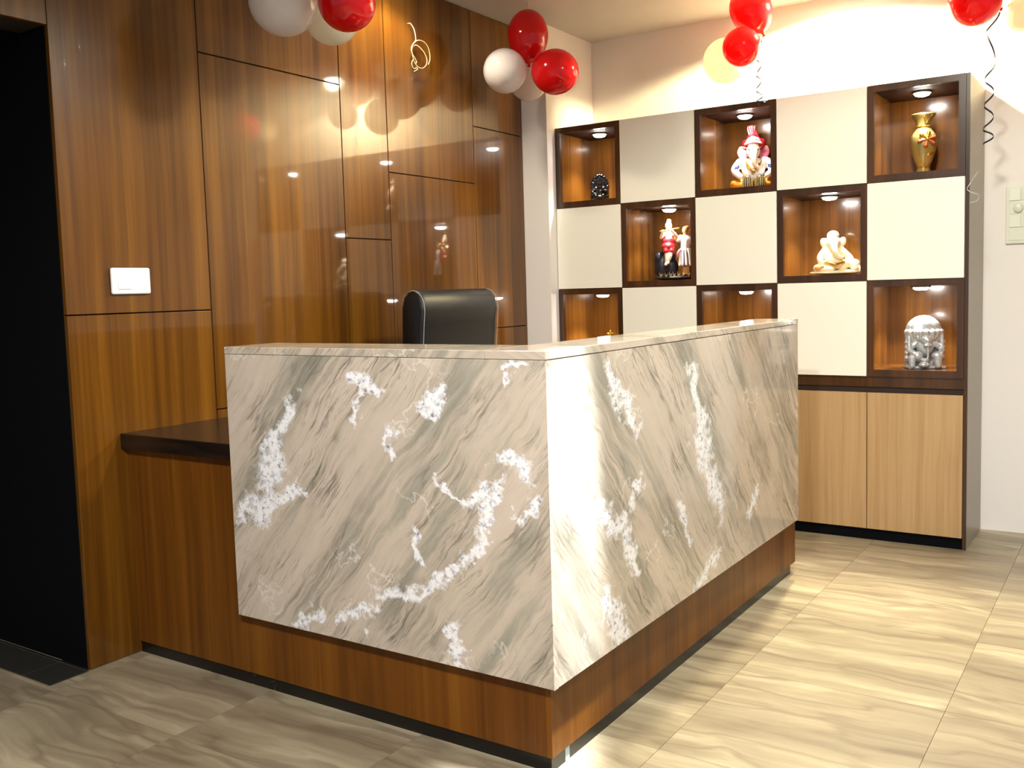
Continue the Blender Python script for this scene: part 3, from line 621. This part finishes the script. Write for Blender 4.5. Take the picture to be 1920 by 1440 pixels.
# silver idol with domed hood
b = spot_in(2, 4, 1733, 0.115)
t = empty('hooded_idol', b, 'silver seated idol under a scalloped domed hood in a lit niche', 'figurine')
hood = [('s', (0, 0.016, 0.168), (0.086, 0.050, 0.084)), ('b', (-0.080, 0.012, 0.0), (0.080, 0.045, 0.17))]
for k in range(9):
    a = math.pi*(k+0.5)/9
    hood.append(('c', [(0.080*math.cos(a), 0.016-0.050*math.sin(a), 0.172), (0.078*math.cos(a), 0.016-0.048*math.sin(a), 0.152-0.012*(k % 2))], .015, .009))
for s_ in (-1, 1): hood += [('c', [(s_*0.078, 0.0, 0.15), (s_*0.080, 0.0, 0.04)], .011, .011)]+[('s', (s_*0.082, -0.006, 0.05+0.025*q_), (0.013, 0.013, 0.010)) for q_ in range(4)]
blob('hood', hood, 'silver', t, b, FACE, 0.0035, 1)
blob('body', [('b', (-0.084, -0.05, 0), (0.084, 0.045, 0.012)), ('s', (0, -0.006, 0.098), (0.040, 0.034, 0.044)), ('s', (0, -0.030, 0.138), (0.028, 0.024, 0.026)), ('s', (0, -0.05, 0.112), (0.022, 0.012, 0.010)), ('s', (0, -0.045, 0.130), (0.008, 0.014, 0.016)),
     ('s', (-0.034, -0.026, 0.148), (0.014, 0.008, 0.016)), ('s', (0.034, -0.026, 0.148), (0.014, 0.008, 0.016)),
     ('c', [(-0.040, -0.006, 0.120), (-0.074, -0.014, 0.090), (-0.060, -0.044, 0.074)], .017, .013), ('c', [(0.040, -0.006, 0.120), (0.074, -0.014, 0.090), (0.060, -0.044, 0.074)], .017, .013),
     ('s', (-0.044, -0.046, 0.062), (0.024, 0.020, 0.022)), ('s', (0.046, -0.046, 0.062), (0.028, 0.022, 0.020)), ('c', [(0.046, -0.05, 0.055), (0.046, -0.054, 0.016)], .020, .017), ('c', [(-0.07, -0.04, 0.052), (-0.07, -0.046, 0.016)], .017, .014), ('s', (-0.018, -0.056, 0.020), (0.026, 0.020, 0.014)), ('s', (-0.014, -0.052, 0.042), (0.020, 0.018, 0.010)),
     ('c', [(0.076, -0.01, 0.16), (0.076, -0.02, 0.07)], .010, .010), ('c', [(-0.074, -0.01, 0.15), (-0.076, -0.02, 0.09)], .010, .010), ('c', [(0, -0.05, 0.10), (0, -0.052, 0.055)], .006, .005)], 'silver', t, b, FACE, 0.003, 1)

# small gold idol low in the left niche, only its tip clears the desk
b = spot_in(2, 0, 1146, 0.12)
t = empty('gold_idol', b, 'small gold idol whose tip just clears the desk top', 'figurine')
hz = on(1146, 618, 1, b.y).z - b.z
k_ = hz/0.20
blob('body', [('s', (0, 0, 0.012), (0.05, 0.036, 0.0118)), ('s', (0, 0, 0.06), (0.036, 0.03, 0.05)), ('s', (0, -0.006, 0.125), (0.022, 0.022, 0.026)), ('c', [(0, -0.004, 0.145), (0, 0, 0.193)], .018, .006), ('s', (0.016, 0, 0.172), (.007, .007, .010)), ('s', (-0.016, 0, 0.172), (.007, .007, .010)),
     ('c', [(-0.03, 0, 0.09), (-0.05, -0.016, 0.06), (-0.02, -0.034, 0.05)], .010, .008), ('c', [(0.03, 0, 0.09), (0.05, -0.016, 0.06), (0.02, -0.034, 0.05)], .010, .008),
     ('c', [(-0.02, 0, 0.03), (-0.05, -0.02, 0.028), (0.0, -0.036, 0.024)], .016, .010), ('c', [(0.02, 0, 0.03), (0.05, -0.02, 0.028), (0.0, -0.036, 0.024)], .016, .010)], 'gold', t, b, FACE, 0.0035, 1, k_)

# ------------------------------------------------------------------ office chair behind the desk (faces the long wing)
CHX, CHY = 0.534, 1.477
ch = empty('office_chair', (CHX, CHY, 0), 'black leather high-back office chair with stitched edges behind the desk', 'chair')
def slab_profile(name, prof, y0, y1, mat, parent, rnd=0.02):
    """closed outline in the x-z plane drawn out along y, with rounded side edges"""
    bm = bmesh.new(); lay = []
    c = Vector((sum(p[0] for p in prof)/len(prof), 0, sum(p[1] for p in prof)/len(prof)))
    for yy, ins in ((y0, rnd), (y0+rnd*0.3, rnd*0.3), (y0+rnd, 0), (y1-rnd, 0), (y1-rnd*0.3, rnd*0.3), (y1, rnd)):
        ring = []
        n = len(prof)
        for i, p in enumerate(prof):
            a = Vector((prof[i-1][0], prof[i-1][1])); b_ = Vector((prof[(i+1) % n][0], prof[(i+1) % n][1]))
            d = (b_-a).normalized(); nrm = Vector((-d.y, d.x))
            ring.append(bm.verts.new((p[0]+nrm.x*ins, yy, p[1]+nrm.y*ins)))
        lay.append(ring)
    for a, b_ in zip(lay, lay[1:]):
        for k in range(len(prof)): bm.faces.new((a[k], a[(k+1) % len(prof)], b_[(k+1) % len(prof)], b_[k]))
    bm.faces.new(lay[0]); bm.faces.new(list(reversed(lay[-1])))
    return add(name, bm, mat, parent, True)
CT = on(845, 542, 0, CHX-0.15).z
# back profile (counter-clockwise seen from -y): front face on +x side, rolled top
bx = CHX-0.20
prof = [(bx-0.06, 0.50), (bx+0.05, 0.50), (bx+0.085, 0.62), (bx+0.075, 0.80), (bx+0.05, 0.98), (bx+0.062, CT-0.15), (bx+0.072, CT-0.09), (bx+0.064, CT-0.045), (bx+0.042, CT-0.014), (bx+0.012, CT), (bx-0.022, CT-0.006), (bx-0.048, CT-0.030), (bx-0.062, CT-0.075), (bx-0.066, CT-0.15), (bx-0.07, 0.98), (bx-0.05, 0.75)]
HW = 0.278
bk = slab_profile('backrest', prof, CHY-HW, CHY+HW, 'leather', ch, 0.022)
for s in (-1, 1):
    yy = CHY+s*(HW-0.004)
    loop = [Vector((p[0]*0.985+bx*0.015, yy, p[1])) for p in prof]
    ed = catmull([Vector((bx+0.052, yy, 0.98)), Vector((bx+0.064, yy, CT-0.15)), Vector((bx+0.070, yy, CT-0.09)), Vector((bx+0.062, yy, CT-0.045)), Vector((bx+0.040, yy, CT-0.016)), Vector((bx+0.012, yy, CT-0.004)), Vector((bx-0.02, yy, CT-0.010))], 6)
    tube('stitch_seam', ed, 0.0022, 'thread', bk, 6)
sp = [(CHX-0.22, 0.43), (CHX+0.24, 0.43), (CHX+0.27, 0.46), (CHX+0.27, 0.50), (CHX+0.23, 0.53), (CHX, 0.52), (CHX-0.22, 0.52)]
slab_profile('seat', sp, CHY-0.26, CHY+0.26, 'leather', ch, 0.025)
for s in (-1, 1):
    yy = CHY+s*0.30
    ar = tube('armrest', catmull([(CHX-0.16, yy-s*0.03, 0.45), (CHX-0.17, yy, 0.55), (CHX-0.14, yy, 0.66), (CHX+0.14, yy, 0.67), (CHX+0.19, yy, 0.62), (CHX+0.16, yy, 0.5), (CHX+0.12, yy-s*0.03, 0.45)], 6), 0.016, 'blackplastic', ch, 10)
    box('arm_pad', (CHX-0.13, yy-0.03, 0.672), (CHX+0.15, yy+0.03, 0.70), 'leather', ar, 0.012, 3, True)
lathe('gas_lift', [(0, 0.09), (0.03, 0.09), (0.03, 0.28), (0.018, 0.28), (0.018, 0.41), (0.06, 0.415), (0.10, 0.43), (0, 0.43)], (CHX, CHY, 0), 'blackplastic', ch)
for k in range(5):
    a = 2*math.pi*k/5+0.3; dx, dy = math.cos(a), math.sin(a)
    lg = tube('base_arm', [(CHX+dx*0.02, CHY+dy*0.02, 0.115), (CHX+dx*0.16, CHY+dy*0.16, 0.10), (CHX+dx*0.30, CHY+dy*0.30, 0.075)], 0.024, 'blackplastic', ch, 10, 0.014)
    lathe('caster', [(0, -0.022), (0.022, -0.022), (0.029, -0.016), (0.029, 0.016), (0.022, 0.022), (0, 0.022)], (CHX+dx*0.30, CHY+dy*0.30, 0.0292), 'blackplastic', lg, (-dy, dx, 0), 20)

# ------------------------------------------------------------------ switch plates and loose cable
A, B = on(204, 501, 0, 0.0), on(280, 552, 0, 0.0)
ya, yb_, za, zb_ = A.y, B.y, B.z+0.002, A.z-0.002
sw = empty('switch_plate', (0, (ya+yb_)/2, za), 'white two-gang switch plate on the wood wall', 'switch')
bm = bmesh.new(); bm_box(bm, (0.0003, ya, za), (0.014, yb_, zb_), 0.007, 3); add('plate', bm, 'plastic', sw)
ym, zm = (ya+yb_)/2, (za+zb_)/2
for s in (-1, 1):
    bm = bmesh.new(); bm_box(bm, (0.0135, ym+s*0.0285-0.0265, zm-0.0285), (0.0165, ym+s*0.0285+0.0265, zm+0.0285), 0.0008, 1)
    for v in bm.verts:
        if v.co.x > 0.015: v.co.x += s*(v.co.z-zm)*0.05
    add('rocker', bm, 'plastic', sw)
A, B = on(1887, 348, 1, YBK), on(1920, 458, 1, YBK)
xa, z1_, z0_ = A.x, A.z-0.003, B.z+0.004
xb = xa+0.128
sb = empty('switchboard', ((xa+xb)/2, YBK, z0_), 'ivory vertical switchboard with fan dial on the wall beside the cabinet', 'switch')
bm = bmesh.new(); bm_box(bm, (xa, YBK-0.013, z0_), (xb, YBK-0.0003, z1_), 0.004, 3); add('plate', bm, 'plastic2', sb)
hh = (z1_-z0_-0.024)/4
for k in range(4):
    cz = z1_-0.012-hh*(k+0.5)
    if k == 1:
        rg = box('dial_base', (xa+0.016, YBK-0.0155, cz-hh*0.45), (xb-0.016, YBK-0.0125, cz+hh*0.45), 'plastic2', sb, 0.001, 1)
        dl = lathe('dial_knob', [(0, 0.012), (0.020, 0.012), (0.022, 0.009), (0.023, 0), (0, 0)], ((xa+xb)/2-0.01, YBK-0.0155, cz), 'plastic2', rg, (0, -1, 0), 28)
    elif k == 3:
        box('blank_module', (xa+0.016, YBK-0.0155, cz-hh*0.44), (xb-0.016, YBK-0.0125, cz+hh*0.44), 'plastic2', sb, 0.001, 1)
    else:
        mid = (xa+xb)/2
        for a_, b_ in ((xa+0.016, mid-0.0008), (mid+0.0008, xb-0.016)):
            bm = bmesh.new(); bm_box(bm, (a_, YBK-0.0165, cz-hh*0.44), (b_, YBK-0.0125, cz+hh*0.44), 0.0008, 1)
            for v in bm.verts:
                if v.co.y < YBK-0.0145: v.co.y += (v.co.z-cz)*0.05*(1 if a_ < mid-0.01 else -1)
            add('rocker', bm, 'plastic2', sb)
cp = [(764,44,.002),(770,44.5,.02),(776,55,.03),(779,68,.032),(779,76,.03),(774,83,.028),(771,92,.03),(774,104,.03),(776,114,.026),(783,125,.026),(792,128,.03),(799,122,.034),(800.5,112,.036),(796,100,.036),(788,90,.034),(780,84.5,.03),
      (774,88,.022),(772,97,.02),(774,108,.018),(778,118,.02),(781,116,.022),(776,106,.024),(772,99,.026),(773,86,.03),(779,78,.032),(786,75.5,.034),(795,79,.034),(802,88,.03),(805.5,100,.028),(806,112,.026),(803,121,.024)]
tube('electrical_cable', catmull([on(a, b, 0, c) for a, b, c in cp], 6), 0.0021, 'cable')
cb = bpy.data.objects['electrical_cable']; tag(cb, 'loose coil of ivory electrical cable hanging out of the wood wall', 'cable')
cp2 = [(775,110,.022),(772,118,.024),(774,126,.024),(777,129,.024),(781,127,.024),(783,129.5,.024),(780,132,.024),(776,134,.024)]
bm = bmesh.new(); bm_tube(bm, catmull([on(a, b, 0, c) for a, b, c in cp2], 6), 0.0018, 8); add('cable_tail', bm, 'cable', cb, True)

# ------------------------------------------------------------------ balloons
def balloon(px, py, t, rpx, cpx, cpy, ct, mat, label, group, stretch=1.12):
    c = at(px, py, t); hub = at(cpx, cpy, ct); d = (c-hub).normalized(); r = rpx*t/FPX
    e = empty('balloon', c, label, 'balloon', group)
    prof = []
    n = 22
    for k in range(n+1):                                  # from the neck (h<0) to the crown
        a = -math.pi/2+math.pi*k/n
        h = math.sin(a); rr = math.cos(a)
        if h < 0: h2 = h*(1.0+0.32*(stretch-0.9)); rr = rr*(1-0.10*(-h)**2)
        else: h2 = h
        prof.append((max(rr*r, 0), h2*r*stretch))
    prof[0] = (0.006, prof[0][1]-0.006); prof[1] = (max(prof[1][0]*0.75, 0.01), prof[1][1])
    lathe('skin', prof, c, mat, e, d, 36)
    kb = c+d*prof[0][1]
    lathe('knot', [(0, 0.006), (0.006, 0.004), (0.0045, -0.004), (0.009, -0.012), (0.0085, -0.013), (0, -0.006)], kb, mat, e, d, 14)
    return e
def hang(cpx, cpy, ct, label):
    h = at(cpx, cpy, ct)
    o = tube('balloon_string', [h+Vector((0, 0, -0.01)), Vector((h.x, h.y, (h.z+CEIL)/2)), Vector((h.x, h.y, CEIL-0.0005))], 0.0012, 'ribbonw')
    tag(o, label, 'string')
g1 = 'balloons in the bunch hung in front of the wood wall'
balloon(531, 2, 3.25, 64, 596, -30, 3.32, 'white', 'greyish white balloon hung before the wood wall above the switch plate', g1, 1.0)
balloon(622, 32, 3.42, 51, 596, -30, 3.36, 'cream', 'cream balloon tucked behind a red one before the wood wall', g1, 1.0)
balloon(650, 4, 3.17, 54, 600, -36, 3.30, 'red', 'red balloon in front of a cream one before the wood wall', g1, 1.0)
hang(596, -32, 3.33, 'thin string holding the balloon bunch before the wood wall')
g2 = 'balloons in the bunch of four at the pillar corner'
balloon(990, 66, 4.83, 38, 992, 125, 4.83, 'red', 'red balloon touching the ceiling, topmost of the bunch of four by the pillar', g2, 1.24)
balloon(947, 133, 4.74, 41, 992, 125, 4.83, 'white', 'bright white balloon in the bunch of four by the pillar', g2, 1.0)
balloon(1041, 135, 4.72, 42, 986, 131, 4.84, 'red', 'red balloon lying sideways beside the white one in the bunch of four', g2, 1.10)
balloon(990, 152, 5.0, 36, 992, 122, 4.85, 'white', 'shaded pale balloon hidden behind the bunch of four by the pillar', g2, 1.05)
hang(992, 122, 4.86, 'thin string holding the bunch of four by the pillar')
g3 = 'balloons in the bunch above the display cabinet'
balloon(1408, 18, 4.72, 39, 1432, 66, 4.72, 'red', 'upper red balloon of the pair above the cabinet niche with the turbaned idol', g3, 1.16)
balloon(1391, 88, 4.60, 36, 1430, 68, 4.70, 'red', 'round lower red balloon of the pair above the cabinet', g3, 1.0)
balloon(1361, 114, 4.84, 42, 1428, 72, 4.75, 'cream', 'pale balloon barely showing behind the red pair above the cabinet', g3, 1.0)
hang(1432, 66, 4.74, 'thin string holding the balloons above the display cabinet')
g4 = 'balloons in the bunch at the cabinet end'
balloon(1828, 0, 4.10, 48, 1868, 14, 4.12, 'red', 'red balloon over the end of the display cabinet beside a cream one', g4, 1.0)
balloon(1920, 6, 4.26, 50, 1870, 14, 4.14, 'cream', 'cream balloon over the end of the display cabinet', g4, 1.0)
hang(1869, 12, 4.14, 'thin string holding the balloons over the cabinet end')

def ribbon(name, path, width, mat, label):
    """flat curled strip along path; its width stands along z"""
    bm = bmesh.new(); L = []
    n = len(path)
    for i, p in enumerate(path):
        d = (path[min(i+1, n-1)]-path[max(i-1, 0)]).normalized()
        side = d.cross(Vector((0, 0, 1))); side = side.normalized() if side.length > 1e-4 else Vector((1, 0, 0))
        up = side.cross(d).normalized()
        L.append([bm.verts.new(p+up*width/2+side*0.0004), bm.verts.new(p+up*width/2-side*0.0004), bm.verts.new(p-up*width/2-side*0.0004), bm.verts.new(p-up*width/2+side*0.0004)])
    for a, b_ in zip(L, L[1:]):
        for k in range(4): bm.faces.new((a[k], a[(k+1) % 4], b_[(k+1) % 4], b_[k]))
    bm.faces.new(L[0]); bm.faces.new(list(reversed(L[-1])))
    o = add(name, bm, mat, None, True); return tag(o, label, 'ribbon')
def helix(keys, t, rad, n=14):
    """keys: list of (px_centre, py, phase turns)"""
    out = []
    for (x0, y0, f0, r0), (x1, y1, f1, r1) in zip(keys, keys[1:]):
        for k in range(n):
            s = k/n; ph = 2*math.pi*(f0+(f1-f0)*s); r = (r0+(r1-r0)*s)*t/FPX
            c = at(x0+(x1-x0)*s, y0+(y1-y0)*s, t)
            out.append(c+_r*(r*math.cos(ph))+Vector((_f.x, _f.y, 0))*(r*math.sin(ph)))
    return out
ribbon('curling_ribbon', helix([(1874, 22, 0, 1), (1857, 60, .5, 8), (1857, 122, 1.0, 8), (1855, 153, 1.5, 8), (1855, 176, 2.0, 8), (1854, 201, 2.5, 8), (1854, 222, 3.0, 8), (1853, 245, 3.5, 9), (1853, 258, 4.0, 9), (1853, 272, 4.5, 9)], 4.24, 0), 0.0075, 'ribbon', 'navy curling ribbon dangling beside the cabinet end')
ribbon('curling_ribbon', helix([(1426, 76, 0, 2), (1422, 112, .5, 4), (1423, 122, 1.0, 4.5), (1422, 142, 1.5, 4.5), (1423, 152, 2, 4.5), (1422, 171, 2.5, 4.5), (1425, 181, 3.0, 5), (1424, 190, 3.5, 6), (1428, 195, 4.0, 11), (1428, 194, 4.5, 13), (1428, 190, 5.0, 12)], 4.71, 0), 0.0070, 'ribbon', 'navy curling ribbon under the red balloons, ending in a loop')
sp_ = [(1834, 322), (1826, 333), (1819, 344), (1813.5, 354), (1820, 360), (1833, 364), (1835, 366), (1832, 376), (1819, 380)]
tt = (Vector((CX[5], YF-0.012, 1.7))-CAM).dot(_f)
ribbon('silver_ribbon', catmull([at(a, b, tt-0.006*(k % 3)) for k, (a, b) in enumerate(sp_)], 6), 0.0036, 'ribbonw', 'short silver ribbon curl caught on the cabinet edge')
